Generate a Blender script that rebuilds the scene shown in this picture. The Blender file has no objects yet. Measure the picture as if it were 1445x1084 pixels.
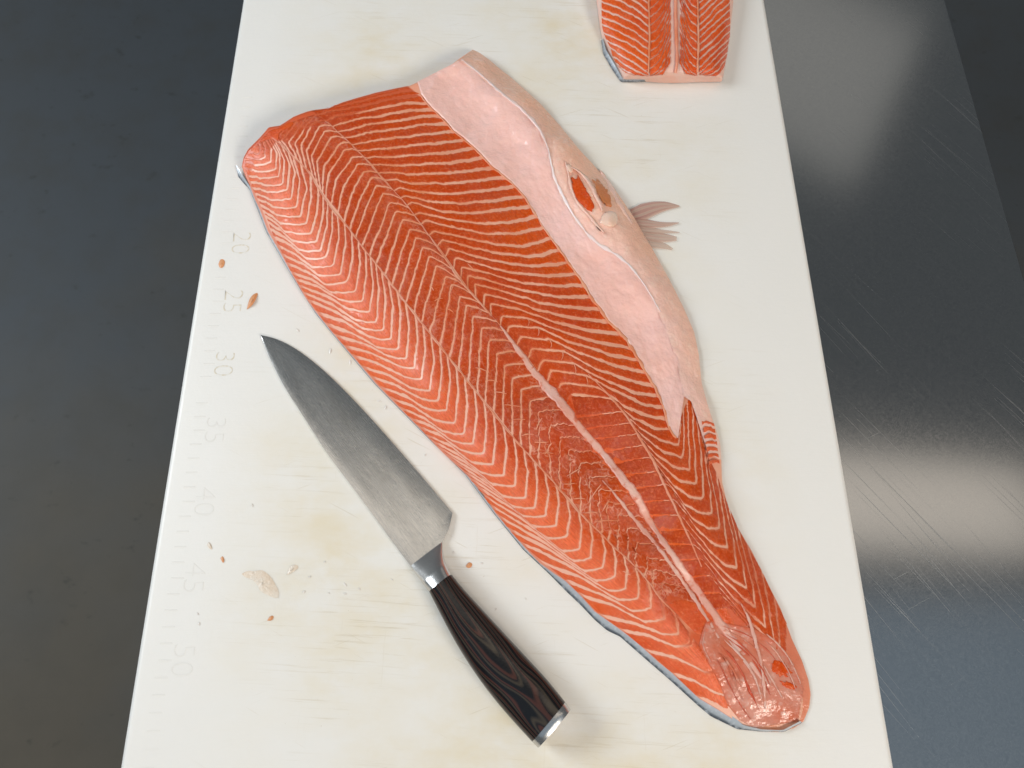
import bpy, bmesh, math, random
import numpy as np
from mathutils import Vector, Matrix, noise as mnoise

random.seed(7)
S = bpy.context.scene
COL = S.collection
W_PX, H_PX = 1445.0, 1084.0

# ------------------------------------------------------------------ camera
F_PX, CX, CY = 1085.0, 722.5, 542.0
CAM_H = 0.5055                                   # metres above the board
def _n(v):
    v = np.array(v, float); return v / np.linalg.norm(v)
_Y = _n([701.0 - CX, CY + 2233.0, -F_PX])        # board's long direction in camera axes
_Z = _n([0, F_PX, CY + 2233.0])
_X = np.cross(_Y, _Z)
ROT = np.array([_X, _Y, _Z])                     # world = ROT @ camera

cam_d = bpy.data.cameras.new('camera')
cam = bpy.data.objects.new('camera', cam_d); COL.objects.link(cam)
cam_d.sensor_fit = 'HORIZONTAL'; cam_d.sensor_width = 36.0
cam_d.lens = 36.0 * F_PX / W_PX
cam_d.dof.use_dof = True; cam_d.dof.focus_distance = 0.525; cam_d.dof.aperture_fstop = 11.0
cam_d.clip_start = 0.01; cam_d.clip_end = 50
M4 = Matrix([list(ROT[0]) + [0], list(ROT[1]) + [0], list(ROT[2]) + [CAM_H], [0, 0, 0, 1]])
cam.matrix_world = M4
S.camera = cam

# ------------------------------------------------------------------ world and lamps
w = bpy.data.worlds.new('World'); S.world = w; w.use_nodes = True
bg = w.node_tree.nodes['Background']
bg.inputs[0].default_value = (0.86, 0.95, 1.0, 1); bg.inputs[1].default_value = 0.115

def area(name, loc, target, sx, sy, power, col):
    d = bpy.data.lights.new(name, 'AREA'); d.shape = 'RECTANGLE'
    d.size = sx; d.size_y = sy; d.energy = power; d.color = col
    o = bpy.data.objects.new(name, d); COL.objects.link(o); o.location = loc
    o.rotation_euler = (Vector(target) - Vector(loc)).to_track_quat('-Z', 'Y').to_euler()
    return o
# a tall window on the left, a ceiling strip ahead, dim ceiling over the cook, a far window
area('window_light', (-2.3, 0.75, 1.45), (0, 0.25, 0), 1.25, 1.0, 49, (0.88, 0.95, 1.0))
area('ceiling_strip', (0.4, 0.41, 1.62), (0.4, 0.41, 0), 3.6, 0.32, 3.2, (1.0, 0.88, 0.74))
area('ceiling_glow', (0.6, -0.75, 1.75), (0.6, -0.75, 0), 3.6, 1.7, 4.2, (0.60, 0.80, 1.0))
area('far_window', (1.0, 2.75, 1.75), (0.1, 0.3, 0), 2.2, 0.9, 1.7, (1.0, 0.95, 0.86))
area('warm_fill_light', (1.7, -1.9, 1.8), (0.1, 0.25, 0), 1.0, 0.8, 58, (1.0, 0.91, 0.80))  # unseen warm fill, added behind right to brighten that side of the board

vs = S.view_settings
vs.view_transform = 'Standard'; vs.look = 'None'; vs.exposure = 0.24; vs.gamma = 1.0
S.render.engine = 'CYCLES'
S.cycles.max_bounces = 6

# ------------------------------------------------------------------ pixel -> place
def unp(x, y, h=0.0):
    """board-plane point seen at photo pixel (x, y), at height h (m); works on arrays"""
    x = np.asarray(x, float); y = np.asarray(y, float); h = np.asarray(h, float)
    d = np.stack([x - CX, CY - y, np.full_like(x, -F_PX)], -1) @ ROT.T
    t = (h - CAM_H) / d[..., 2]
    p = d * t[..., None]; p[..., 2] += CAM_H
    return p

# ------------------------------------------------------------------ material helpers
class NT:
    def __init__(s, name):
        s.m = bpy.data.materials.new(name); s.m.use_nodes = True
        s.t = s.m.node_tree; s.n = s.t.nodes; s.l = s.t.links
        s.p = s.n['Principled BSDF']
    def set(s, **k):
        for a, v in k.items():
            s.sock(s.p.inputs[a.replace('_', ' ')], v)
        return s
    def sock(s, i, v):
        if isinstance(v, bpy.types.NodeSocket): s.l.new(v, i)
        else:
            if isinstance(v, tuple) and len(v) == 3 and i.type == 'RGBA': v = v + (1,)
            i.default_value = v
    def coord(s, kind='Object', scale=(1, 1, 1), rot=(0, 0, 0), loc=(0, 0, 0)):
        if not hasattr(s, 'tc'): s.tc = s.n.new('ShaderNodeTexCoord')
        src = s.tc.outputs[kind]
        if rot != (0, 0, 0):
            mr = s.n.new('ShaderNodeMapping'); s.l.new(src, mr.inputs[0]); mr.inputs['Rotation'].default_value = rot; src = mr.outputs[0]
        mp = s.n.new('ShaderNodeMapping'); s.l.new(src, mp.inputs[0])
        mp.inputs['Scale'].default_value = scale; mp.inputs['Location'].default_value = loc
        return mp.outputs[0]
    def noise(s, vec, scale, detail=3, rough=.55, dist=0.0):
        n = s.n.new('ShaderNodeTexNoise'); s.l.new(vec, n.inputs['Vector'])
        n.inputs['Scale'].default_value = scale; n.inputs['Detail'].default_value = detail
        n.inputs['Roughness'].default_value = rough; n.inputs['Distortion'].default_value = dist
        return n.outputs['Fac']
    def ramp(s, fac, stops, interp='LINEAR'):
        r = s.n.new('ShaderNodeValToRGB'); s.l.new(fac, r.inputs[0]); r.color_ramp.interpolation = interp
        e = r.color_ramp.elements
        while len(e) < len(stops): e.new(.5)
        for el, (p, c) in zip(e, stops):
            el.position = p
            el.color = (c, c, c, 1) if not isinstance(c, tuple) else c + (1,)
        return r.outputs[0]
    def mix(s, f, a, b, mode='MIX'):
        m = s.n.new('ShaderNodeMix'); m.data_type = 'RGBA'; m.blend_type = mode
        s.sock(m.inputs[0], f); s.sock(m.inputs[6], a); s.sock(m.inputs[7], b)
        return m.outputs[2]
    def math(s, op, a, b=0.0, clamp=False):
        m = s.n.new('ShaderNodeMath'); m.operation = op; m.use_clamp = clamp
        s.sock(m.inputs[0], a); s.sock(m.inputs[1], b); return m.outputs[0]
    def attr(s, name):
        a = s.n.new('ShaderNodeAttribute'); a.attribute_name = name; return a.outputs['Fac']
    def bump(s, h, strength=.3, dist=.001, normal=None):
        b = s.n.new('ShaderNodeBump'); s.l.new(h, b.inputs['Height'])
        b.inputs['Strength'].default_value = strength; b.inputs['Distance'].default_value = dist
        if normal: s.l.new(normal, b.inputs['Normal'])
        s.l.new(b.outputs[0], s.p.inputs['Normal']); return b.outputs[0]

# ------------------------------------------------------------------ object helpers
def tag(o, label=None, cat=None, group=None, kind=None):
    if label: o['label'] = label
    if cat: o['category'] = cat
    if group: o['group'] = group
    if kind: o['kind'] = kind
    return o
def link(name, me, mat=None, parent=None, smooth=True):
    o = bpy.data.objects.new(name, me); COL.objects.link(o)
    if mat: me.materials.clear(); me.materials.append(mat)
    if parent: o.parent = parent
    if smooth: me.polygons.foreach_set('use_smooth', [True] * len(me.polygons))
    return o
def empty(name, loc=(0, 0, 0)):
    o = bpy.data.objects.new(name, None); COL.objects.link(o); o.location = loc
    o.empty_display_size = .02; return o
def grid_faces(nr, nc, off=0):
    r, c = np.meshgrid(np.arange(nr - 1), np.arange(nc - 1), indexing='ij')
    a = off + r * nc + c
    return np.stack([a, a + nc, a + nc + 1, a + 1], -1).reshape(-1, 4)
def mesh(name, V, Fc, attrs=None):
    me = bpy.data.meshes.new(name)
    me.from_pydata([tuple(v) for v in np.asarray(V).reshape(-1, 3)], [], [tuple(int(i) for i in f) for f in Fc])
    if attrs:
        for k, a in attrs.items():
            at = me.attributes.new(k, 'FLOAT', 'POINT'); at.data.foreach_set('value', np.asarray(a, np.float32).ravel())
    me.validate(); me.update()
    bm = bmesh.new(); bm.from_mesh(me)
    bmesh.ops.recalc_face_normals(bm, faces=bm.faces); bm.to_mesh(me); bm.free()
    return me
def upfix(me):
    """open sheets: make the normals look up"""
    if sum(p.normal.z * p.area for p in me.polygons) < 0: me.flip_normals()
    return me
def box(name, lo, hi, mat, parent=None, bevel=0.0, seg=3):
    bm = bmesh.new(); bmesh.ops.create_cube(bm, size=1)
    for v in bm.verts:
        for i in range(3): v.co[i] = lo[i] if v.co[i] < 0 else hi[i]
    if bevel:
        bmesh.ops.bevel(bm, geom=bm.edges[:], offset=bevel, segments=seg, affect='EDGES', profile=.5)
    me = bpy.data.meshes.new(name); bm.to_mesh(me); bm.free()
    o = link(name, me, mat, parent)
    return o
def resample(P, n=None, step=None):
    P = np.asarray(P, float); d = np.r_[0, np.cumsum(np.linalg.norm(np.diff(P, axis=0), axis=1))]
    if n is None: n = max(2, int(d[-1] / step) + 1)
    s = np.linspace(0, d[-1], n)
    return np.stack([np.interp(s, d, P[:, i]) for i in range(P.shape[1])], 1)
def smooth_poly(P, it=1):
    P = np.asarray(P, float)
    for _ in range(it):
        a = P[:-1] * .75 + P[1:] * .25; b = P[:-1] * .25 + P[1:] * .75
        Q = np.empty((2 * len(a), P.shape[1])); Q[0::2] = a; Q[1::2] = b
        P = np.vstack([P[:1], Q, P[-1:]])
    return P
def nz(x, y=0.0, z=0.0):
    return mnoise.noise(Vector((float(x), float(y), float(z))))
def pchip(xs, ys, q):
    xs = np.asarray(xs, float); ys = np.asarray(ys, float); h = np.diff(xs); dl = np.diff(ys) / h
    m = np.zeros_like(ys); m[0] = dl[0]; m[-1] = dl[-1]
    for i in range(1, len(xs) - 1):
        if dl[i - 1] * dl[i] > 0:
            w1 = 2 * h[i] + h[i - 1]; w2 = h[i] + 2 * h[i - 1]
            m[i] = (w1 + w2) / (w1 / dl[i - 1] + w2 / dl[i])
    i = np.clip(np.searchsorted(xs, q) - 1, 0, len(h) - 1); t = (q - xs[i]) / h[i]
    return (ys[i] * (1 + 2 * t) * (1 - t) ** 2 + m[i] * h[i] * t * (1 - t) ** 2
            + ys[i + 1] * t * t * (3 - 2 * t) + m[i + 1] * h[i] * t * t * (t - 1))
class Guide:
    def __init__(s, d):
        s.k = sorted(d); s.x = [d[k][0] for k in s.k]; s.y = [d[k][1] for k in s.k]
    def __call__(s, q):
        q = min(max(q, s.k[0]), s.k[-1])
        return np.array([float(pchip(s.k, s.x, q)), float(pchip(s.k, s.y, q))])

# ================================================================== materials
m = NT('board_plastic'); v = m.coord()
big = m.noise(v, 5.5, 2); mid = m.noise(m.coord(scale=(1, 1.6, 1), loc=(3, 1, 0)), 22, 4, .6)
patch_ = m.math('MULTIPLY', m.ramp(big, [(.36, 0.0), (.60, 1.0)]), m.ramp(mid, [(.35, .15), (.7, 1.0)]))
# stains sit in the worn middle of the board, away from its rim
sx = m.n.new('ShaderNodeSeparateXYZ'); m.l.new(v, sx.inputs[0])
ax = m.math('ABSOLUTE', m.math('ADD', sx.outputs[0], .002))
worn = m.ramp(m.math('MULTIPLY', ax, 4.0), [(.45, 1.0), (.80, 0.0)])
patch_ = m.math('MULTIPLY', patch_, worn)
streak = m.ramp(m.noise(m.coord(scale=(16, 420, 1), rot=(0, 0, .06)), 1.0, 5, .7, .3), [(.56, 0.0), (.66, 1.0)])
streak2 = m.ramp(m.noise(m.coord(scale=(380, 14, 1), rot=(0, 0, .03), loc=(5, 2, 0)), 1.0, 5, .7, .3), [(.63, 0.0), (.72, 1.0)])
where = m.math('MULTIPLY', m.ramp(m.noise(m.coord(loc=(9, 4, 2)), 13, 3), [(.44, 0.0), (.62, 1.0)]), worn)
col = m.mix(m.math('MULTIPLY', patch_, .85), (.83, .805, .765), (.75, .65, .46))
st = m.math('MULTIPLY', m.math('MAXIMUM', streak, m.math('MULTIPLY', streak2, .6)), where)
col = m.mix(m.math('MULTIPLY', st, .30), col, (.45, .34, .16))
cutA = m.ramp(m.noise(m.coord(scale=(18, 700, 1), rot=(0, 0, .5), loc=(2, 2, 0)), 1.0, 2, .5), [(.70, 0.0), (.735, 1.0)])
cutB = m.ramp(m.noise(m.coord(scale=(18, 700, 1), rot=(0, 0, -.35), loc=(6, 1, 0)), 1.0, 2, .5), [(.70, 0.0), (.735, 1.0)])
cuts = m.math('MULTIPLY', m.math('MAXIMUM', cutA, cutB), worn)
col = m.mix(m.math('MULTIPLY', cuts, .32), col, (.50, .40, .24))
speck = m.ramp(m.noise(m.coord(loc=(2, 7, 1)), 420, 2), [(.73, 0.0), (.77, 1.0)])
col = m.mix(m.math('MULTIPLY', m.math('MULTIPLY', speck, where), .4), col, (.35, .24, .10))
m.set(Base_Color=col, Roughness=m.ramp(mid, [(.3, .34), (.7, .5)]), Subsurface_Weight=.10, Subsurface_Scale=.02,
      Subsurface_Radius=(1.0, .9, .8))
hb = m.math('ADD', m.math('MULTIPLY', m.noise(m.coord(scale=(60, 500, 1)), 1, 4, .7), .6), m.noise(v, 260, 3))
m.bump(m.math('SUBTRACT', hb, m.math('MULTIPLY', cuts, .8)), .16, .0006); BOARD = m.m

m = NT('board_marks'); m.set(Base_Color=(.82, .795, .755), Roughness=.45); MARK = m.m
m = NT('board_marks_stained')
c = m.mix(m.ramp(m.noise(m.coord('Generated'), 5, 3), [(.4, 0.0), (.65, 1.0)]), (.79, .765, .71), (.70, .62, .47))
m.set(Base_Color=c, Roughness=.5); MARKS = m.m

m = NT('stainless_steel'); v = m.coord()
def scratches(m, rot, sx_, sy_, lo, hi, loc):
    a = m.ramp(m.noise(m.coord(scale=(sx_, sy_, 1), rot=(0, 0, rot), loc=loc), 1.0, 2, .5), [(lo, 0.0), (hi, 1.0)])
    return a
s1 = scratches(m, math.radians(52), 5, 900, .65, .70, (1, 3, 0))
s2 = scratches(m, math.radians(57), 3.5, 800, .66, .71, (4, 1, 0))
s3 = scratches(m, math.radians(-24), 14, 800, .74, .77, (7, 2, 0))
scr = m.math('MAXIMUM', m.math('MAXIMUM', s1, s2), s3)
msk = m.ramp(m.noise(m.coord(loc=(3, 3, 3)), 7, 2), [(.40, .08), (.62, 1.0)])
scr = m.math('MULTIPLY', scr, msk)
fine = m.noise(m.coord(scale=(1400, 90, 1), rot=(0, 0, .12)), 1, 3, .6)
swirl = m.noise(m.coord(), 240, 4, .7, 2.5)
base = m.mix(m.ramp(swirl, [(.35, 0.0), (.65, 1.0)]), (.375, .38, .385), (.43, .43, .43))
base = m.mix(m.math('MULTIPLY', scr, .16), base, (.80, .80, .80))
m.set(Base_Color=base, Metallic=1.0, Roughness=m.math('ADD', m.math('MULTIPLY', scr, .2), m.ramp(swirl, [(.3, .15), (.7, .19)])))
m.bump(m.math('ADD', m.math('MULTIPLY', scr, .3), m.math('ADD', m.math('MULTIPLY', fine, .3), m.math('MULTIPLY', swirl, .45))), .045, .0003); STEEL = m.m

m = NT('painted_floor'); v = m.coord()
fx = m.n.new('ShaderNodeSeparateXYZ'); m.l.new(v, fx.inputs[0])
a = m.ramp(m.math('ADD', m.math('MULTIPLY', fx.outputs[1], -.55), m.math('MULTIPLY', m.noise(v, 2.2, 4), 1.0)), [(.0, 0.0), (.55, 1.0)])
c = m.mix(a, (.064, .072, .080), (.088, .074, .054))  # bluish far end has cool window light in its colour; brown is dirt
c = m.mix(m.ramp(m.noise(m.coord(loc=(6, 1, 0)), 9, 4, .6), [(.45, 0.0), (.8, .4)]), c, (.056, .050, .038))
spots = m.ramp(m.noise(m.coord(scale=(1, 1.5, 1)), 26, 4, .65), [(.64, 0.0), (.74, 1.0)])
c = m.mix(m.math('MULTIPLY', spots, .5), c, (.022, .022, .014))
grit = m.ramp(m.noise(m.coord(loc=(4, 4, 0)), 130, 2), [(.74, 0.0), (.79, 1.0)])
c = m.mix(m.math('MULTIPLY', grit, .6), c, (.02, .02, .018))
m.set(Base_Color=c, Roughness=.6, Specular_IOR_Level=.3); m.bump(m.noise(v, 40, 4), .12, .004); FLOOR = m.m

def flesh_mat(name, orange, deep, pink, spec=.28):
    m = NT(name); v = m.coord()
    t = m.attr('tint'); ed = m.attr('edge'); al = m.attr('along'); ac = m.attr('across'); wb = m.attr('web')
    n1 = m.noise(v, 60, 3); n2 = m.noise(v, 520, 4, .75); n3 = m.noise(m.coord(loc=(2, 2, 2)), 18, 3)
    cb = m.n.new('ShaderNodeCombineXYZ'); m.l.new(m.math('MULTIPLY', al, .55), cb.inputs[0]); m.l.new(ac, cb.inputs[1])
    fib = m.noise(cb.outputs[0], 1.0, 4, .7)
    base = m.mix(m.ramp(n3, [(.35, 0.0), (.65, 1.0)]), orange, deep)
    base = m.mix(m.math('MULTIPLY', m.attr('dark'), m.ramp(n1, [(.3, .55), (.65, 1.0)])), base, tuple(c * .70 for c in deep))  # deeper muscle colour; also puts shading of mid block and groove into colour
    tt = m.math('ADD', t, m.math('MULTIPLY', m.math('SUBTRACT', n1, .5), .7), True)
    base = m.mix(tt, base, pink)
    base = m.mix(m.ramp(fib, [(.40, 0.0), (.70, .6)]), base, tuple(c * .62 for c in deep))
    base = m.mix(m.ramp(n2, [(.50, 0.0), (.72, .45)]), base, (.92, .30, .12))
    # soft pale rim of each flake, ragged
    rag = m.math('ADD', ed, m.math('ADD', m.math('MULTIPLY', m.math('SUBTRACT', m.noise(v, 600, 4, .7), .5), .9), m.math('MULTIPLY', m.math('SUBTRACT', fib, .5), .4)))
    base = m.mix(m.ramp(rag, [(.64, 0.0), (.94, .24), (1.15, .85)]), base, (.92, .36, .20))
    # fine branching strands where the flesh is torn
    vo = m.n.new('ShaderNodeTexVoronoi'); vo.feature = 'DISTANCE_TO_EDGE'
    ds = m.n.new('ShaderNodeTexNoise'); m.l.new(m.coord(), ds.inputs['Vector']); ds.inputs['Scale'].default_value = 120
    mx = m.n.new('ShaderNodeMix'); mx.data_type = 'VECTOR'; mx.inputs[0].default_value = .022
    m.l.new(m.coord(scale=(1, 1, .3), rot=(0, 0, .9)), mx.inputs[4]); m.l.new(ds.outputs['Color'], mx.inputs[5])
    mp = m.n.new('ShaderNodeMapping'); m.l.new(mx.outputs[1], mp.inputs[0]); mp.inputs['Scale'].default_value = (95, 210, 50)
    m.l.new(mp.outputs[0], vo.inputs['Vector']); vo.inputs['Scale'].default_value = 1.0
    vein = m.ramp(vo.outputs['Distance'], [(.0, 1.0), (.075, 0.0)])
    veinm = m.math('MULTIPLY', m.math('MULTIPLY', vein, wb), m.ramp(m.noise(m.coord(loc=(4, 8, 1)), 90, 3), [(.42, 0.0), (.62, .8)]))
    base = m.mix(veinm, base, (.86, .40, .27))
    m.set(Base_Color=base, Roughness=m.ramp(m.noise(m.coord(loc=(7, 7, 1)), 150, 3), [(.35, .13), (.7, .34)]), Subsurface_Weight=.15, Subsurface_Scale=.005,
          Subsurface_Radius=(1.0, .25, .10), Specular_IOR_Level=spec)
    h = m.math('ADD', m.math('MULTIPLY', n2, .55), m.math('ADD', m.math('MULTIPLY', m.noise(v, 230, 4, .65), 1.5), m.math('ADD', m.math('MULTIPLY', fib, .35), m.math('MULTIPLY', veinm, .5))))
    m.bump(h, .5, .0011)
    cbp = m.n.new('ShaderNodeBump'); m.l.new(m.ramp(m.noise(m.coord(loc=(3, 9, 4)), 150, 4, .62), [(.44, 0.0), (.80, 1.0)]), cbp.inputs['Height'])
    cbp.inputs['Strength'].default_value = 1.0; cbp.inputs['Distance'].default_value = .0030
    m.l.new(cbp.outputs[0], m.p.inputs['Coat Normal'])
    wetm = m.math('MULTIPLY', m.ramp(m.noise(m.coord(loc=(5, 1, 7)), 55, 3), [(.40, .0), (.56, 1.0)]), m.math('ADD', m.math('MULTIPLY', wb, 1.0), .3), True)
    m.set(Coat_Weight=wetm, Coat_Roughness=.09, Coat_IOR=1.5)
    return m.m
FLESH = flesh_mat('salmon_flesh', (.84, .112, .003), (.66, .058, .002), (.97, .215, .098))
def tissue(name, a, b, rough=.3, scale=120, bump=.4, third=None, sss=.25, melt=(.68, .085, .015)):
    m = NT(name); v = m.coord()
    n = m.noise(v, scale, 4, .6); n2 = m.noise(m.coord(loc=(1, 5, 2)), scale * .25, 3)
    c = m.mix(m.ramp(n2, [(.35, 0.0), (.65, 1.0)]), a, b)
    if third: c = m.mix(m.ramp(n, [(.56, 0.0), (.68, .8)]), c, third)
    e = m.math('ADD', m.attr('tint'), m.math('MULTIPLY', m.math('SUBTRACT', m.noise(v, 420, 4, .7), .5), .9))
    c = m.mix(m.ramp(e, [(.45, 0.0), (1.0, .85)]), c, melt)
    m.set(Base_Color=c, Roughness=rough, Subsurface_Weight=sss, Subsurface_Scale=.006, Subsurface_Radius=(1.0, .45, .3))
    m.bump(m.math('ADD', n, m.math('MULTIPLY', m.noise(v, scale * 5, 3), .35)), bump, .0012)
    return m.m
FAT = tissue('pale_connective_tissue', (.80, .25, .11), (.90, .43, .28), .28, 170, .5)
_nt = FAT.node_tree; _p = _nt.nodes['Principled BSDF']; _src = _p.inputs['Base Color'].links[0].from_socket
_mx = _nt.nodes.new('ShaderNodeMix'); _mx.data_type = 'RGBA'; _at = _nt.nodes.new('ShaderNodeAttribute'); _at.attribute_name = 'cut'
_nt.links.new(_at.outputs['Fac'], _mx.inputs[0]); _nt.links.new(_src, _mx.inputs[6]); _mx.inputs[7].default_value = (.66, .085, .015, 1)
_m2 = _nt.nodes.new('ShaderNodeMix'); _m2.data_type = 'RGBA'; _a2 = _nt.nodes.new('ShaderNodeAttribute'); _a2.attribute_name = 'pale'
_nt.links.new(_a2.outputs['Fac'], _m2.inputs[0]); _nt.links.new(_src, _m2.inputs[6]); _m2.inputs[7].default_value = (.95, .50, .37, 1)
_nt.links.new(_m2.outputs[2], _mx.inputs[6]); _nt.links.new(_mx.outputs[2], _p.inputs['Base Color'])
SEAM = tissue('seam_tissue', (.78, .25, .13), (.84, .38, .26), .3, 260, .5)
SPINE = tissue('spine_membrane', (.78, .36, .27), (.82, .50, .42), .22, 180, .6, (.66, .13, .05))
MEMB = tissue('belly_membrane', (.97, .60, .54), (.93, .54, .46), .20, 80, .7, melt=(.92, .50, .40))
m = NT('belly_rim_skin'); v = m.coord(); t = m.attr('tint')
n = m.noise(v, 130, 4, .6); nb = m.noise(m.coord(loc=(1, 5, 2)), 28, 3)
c = m.mix(m.math('ADD', t, m.math('MULTIPLY', m.math('SUBTRACT', nb, .5), .8), True), (.96, .60, .52), (.90, .52, .37))
c = m.mix(m.ramp(n, [(.54, 0.0), (.66, .55)]), c, (.95, .66, .54))
m.set(Base_Color=c, Roughness=m.ramp(nb, [(.35, .18), (.7, .34)]), Subsurface_Weight=.2, Subsurface_Scale=.006, Subsurface_Radius=(1.0, .45, .3))
def wet(m, weight, scale, dist):
    b = m.n.new('ShaderNodeBump'); m.l.new(m.ramp(m.noise(m.coord(loc=(3, 9, 4)), scale, 4, .65), [(.42, 0.0), (.80, 1.0)]), b.inputs['Height'])
    b.inputs['Strength'].default_value = 1.0; b.inputs['Distance'].default_value = dist; m.l.new(b.outputs[0], m.p.inputs['Coat Normal'])
    m.set(Coat_Weight=weight, Coat_Roughness=.08, Coat_IOR=1.5)
m.bump(m.math('ADD', n, m.math('MULTIPLY', m.noise(v, 650, 3), .4)), .6, .0013); wet(m, .7, 110, .0032); RIM = m.m
_w = NT.__new__(NT); _w.m = MEMB; _w.t = MEMB.node_tree; _w.n = _w.t.nodes; _w.l = _w.t.links; _w.p = _w.n['Principled BSDF']
wet(_w, .7, 90, .0030)
FOLDM = tissue('fold_membrane', (.97, .70, .66), (.97, .78, .76), .18, 120, .4, melt=(.95, .60, .54))
TAILM = tissue('tail_membrane', (.62, .14, .06), (.68, .30, .22), .18, 120, .6, (.74, .46, .38))
NUB = tissue('white_cartilage', (.93, .68, .57), (.90, .56, .42), .22, 150, .6)
m = NT('fish_skin'); v = m.coord()
t = m.attr('tint')
c = m.mix(t, (.46, .50, .54), (.045, .055, .07))
c = m.mix(m.ramp(m.noise(v, 500, 3), [(.5, 0.0), (.7, .5)]), c, (.62, .66, .70))
m.set(Base_Color=c, Roughness=.25, Metallic=.15); m.bump(m.noise(v, 600, 3), .3, .0004); SKIN = m.m
m = NT('fin_membrane'); v = m.coord()
t = m.attr('tint')
c = m.mix(t, (.68, .50, .38), (.46, .21, .17))
m.set(Base_Color=c, Roughness=.35, Alpha=m.ramp(t, [(0.0, .3), (.6, .75)])); FIN = m.m

m = NT('blade_steel')
u = m.attr('along'); vv = m.attr('across')
cb = m.n.new('ShaderNodeCombineXYZ'); m.l.new(u, cb.inputs[0]); m.l.new(vv, cb.inputs[1])
def lnoise(sx_, sy_, det=3, rough=.6):
    mp = m.n.new('ShaderNodeMapping'); m.l.new(cb.outputs[0], mp.inputs[0]); mp.inputs['Scale'].default_value = (sx_, sy_, 1)
    return m.noise(mp.outputs[0], 1.0, det, rough)
g1 = lnoise(7, 60, 4); g2 = lnoise(30, 160, 3); wet = lnoise(13, 6, 5, .7)
wetm = m.ramp(wet, [(.52, 0.0), (.60, 1.0)])
smut = m.ramp(lnoise(5, 2.2, 4), [(.42, 0.0), (.7, 1.0)])
c = m.mix(m.ramp(g1, [(.35, 0.0), (.65, 1.0)]), (.62, .62, .62), (.78, .77, .745))
c = m.mix(m.math('MULTIPLY', smut, .35), c, (.38, .365, .34))
v3 = m.coord()
drop = m.noise(v3, 560, 3, .6)
m.set(Base_Color=c, Metallic=1.0, Roughness=m.ramp(g2, [(.3, .20), (.7, .31)]))
m.bump(m.math('ADD', m.math('MULTIPLY', m.math('MULTIPLY', drop, wetm), 1.6), m.math('MULTIPLY', g2, .12)), .07, .0004); BLADE = m.m
m = NT('satin_steel'); v = m.coord()
m.set(Base_Color=(.62, .61, .60), Metallic=1.0, Roughness=.27); m.bump(m.noise(v, 700, 3), .15, .0003); SATIN = m.m
m = NT('dark_laminated_wood')
u = m.attr('along'); vv = m.attr('across')
cb = m.n.new('ShaderNodeCombineXYZ'); m.l.new(m.math('MULTIPLY', u, 1.6), cb.inputs[0]); m.l.new(m.math('MULTIPLY', vv, 1.0), cb.inputs[1])
nn = m.noise(cb.outputs[0], 1.1, 1, .4)
lay = m.math('ADD', m.math('MULTIPLY', m.math('MULTIPLY', vv, vv), 2.3), m.math('ADD', m.math('MULTIPLY', nn, 2.4), m.math('MULTIPLY', u, .9)))
band = m.math('FRACT', m.math('MULTIPLY', lay, 1.9))
c = m.ramp(band, [(0.0, (.004, .004, .005)), (.34, (.005, .004, .005)), (.46, (.060, .020, .014)), (.56, (.055, .020, .014)), (.64, (.007, .005, .006)), (.82, (.050, .038, .026)), (1.0, (.004, .004, .005))])
v = m.coord(); gr = m.noise(v, 900, 3)
c = m.mix(m.ramp(m.noise(v, 300, 4), [(.60, 0.0), (.75, .35)]), c, (.05, .036, .025))
m.set(Base_Color=c, Roughness=m.ramp(gr, [(.3, .14), (.7, .26)])); m.bump(gr, .14, .0003); WOOD = m.m

# ================================================================== setting
fl = bpy.data.meshes.new('floor')
fl.from_pydata([(-4, -4, -.9), (4, -4, -.9), (4, 5, -.9), (-4, 5, -.9)], [], [(0, 1, 2, 3)])
tag(link('floor', fl, FLOOR, smooth=False), kind='structure')

BT = .020                                            # board thickness
TX0 = -.205
TX1 = float((unp(1352, 60, -BT)[0] + unp(1445, 385, -BT)[0]) / 2)
table = tag(empty('steel_table', (0, .3, -.9)), 'narrow scratched stainless steel work table under the white cutting board', 'table')
def tpart(name, lo, hi, mat, bev):
    o = box(name, lo, hi, mat, None, bev); o.parent = table; o.matrix_parent_inverse = Matrix.Translation((0, -.3, .9)); return o
tpart('table_top', (TX0, -.62, -BT - .0405), (TX1, 1.25, -BT - .0005), STEEL, .0025)
for lx in (TX0 + .03, TX1 - .07):
    for ly in (-.57, 1.15):
        tpart('leg', (lx, ly, -.8995), (lx + .04, ly + .04, -BT - .041), STEEL, .003)

# ------------------------------------------------------------------ cutting board
BX0, BX1 = -.2328, .2262
board = tag(empty('cutting_board', (0, .25, -BT)), 'white plastic cutting board with embossed centimetre ruler and knife stains', 'cutting board')
PB = Matrix.Translation((0, -.25, BT))
b = box('slab', (BX0, -.16, -BT), (BX1, .64, 0), BOARD, None, .0045, 5); b.parent = board; b.matrix_parent_inverse = PB
def ruler_y(t): return .5135 - .00996 * t
tick_bm = bmesh.new(); bmesh.ops.create_cube(tick_bm, size=1)
for v_ in tick_bm.verts:
    top = v_.co.z > 0; v_.co.x *= .0078; v_.co.y *= (.0007 if top else .0013); v_.co.z = .00016 if top else -.0002
tme = bpy.data.meshes.new('ruler_tick'); tick_bm.to_mesh(tme); tick_bm.free(); tme.materials.append(MARK)
for t in range(6, 66):
    if nz(t * 1.7, 3.1) > .42: continue
    o = bpy.data.objects.new('ruler_tick', tme); COL.objects.link(o); o.parent = board; o.matrix_parent_inverse = PB
    o.location = (-.2166 + (.001 if t % 5 else .002), ruler_y(t), 0); o.scale = (1.0 + .25 * nz(t, 9), 1, .6 + .4 * nz(t * .7, 5))
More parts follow.
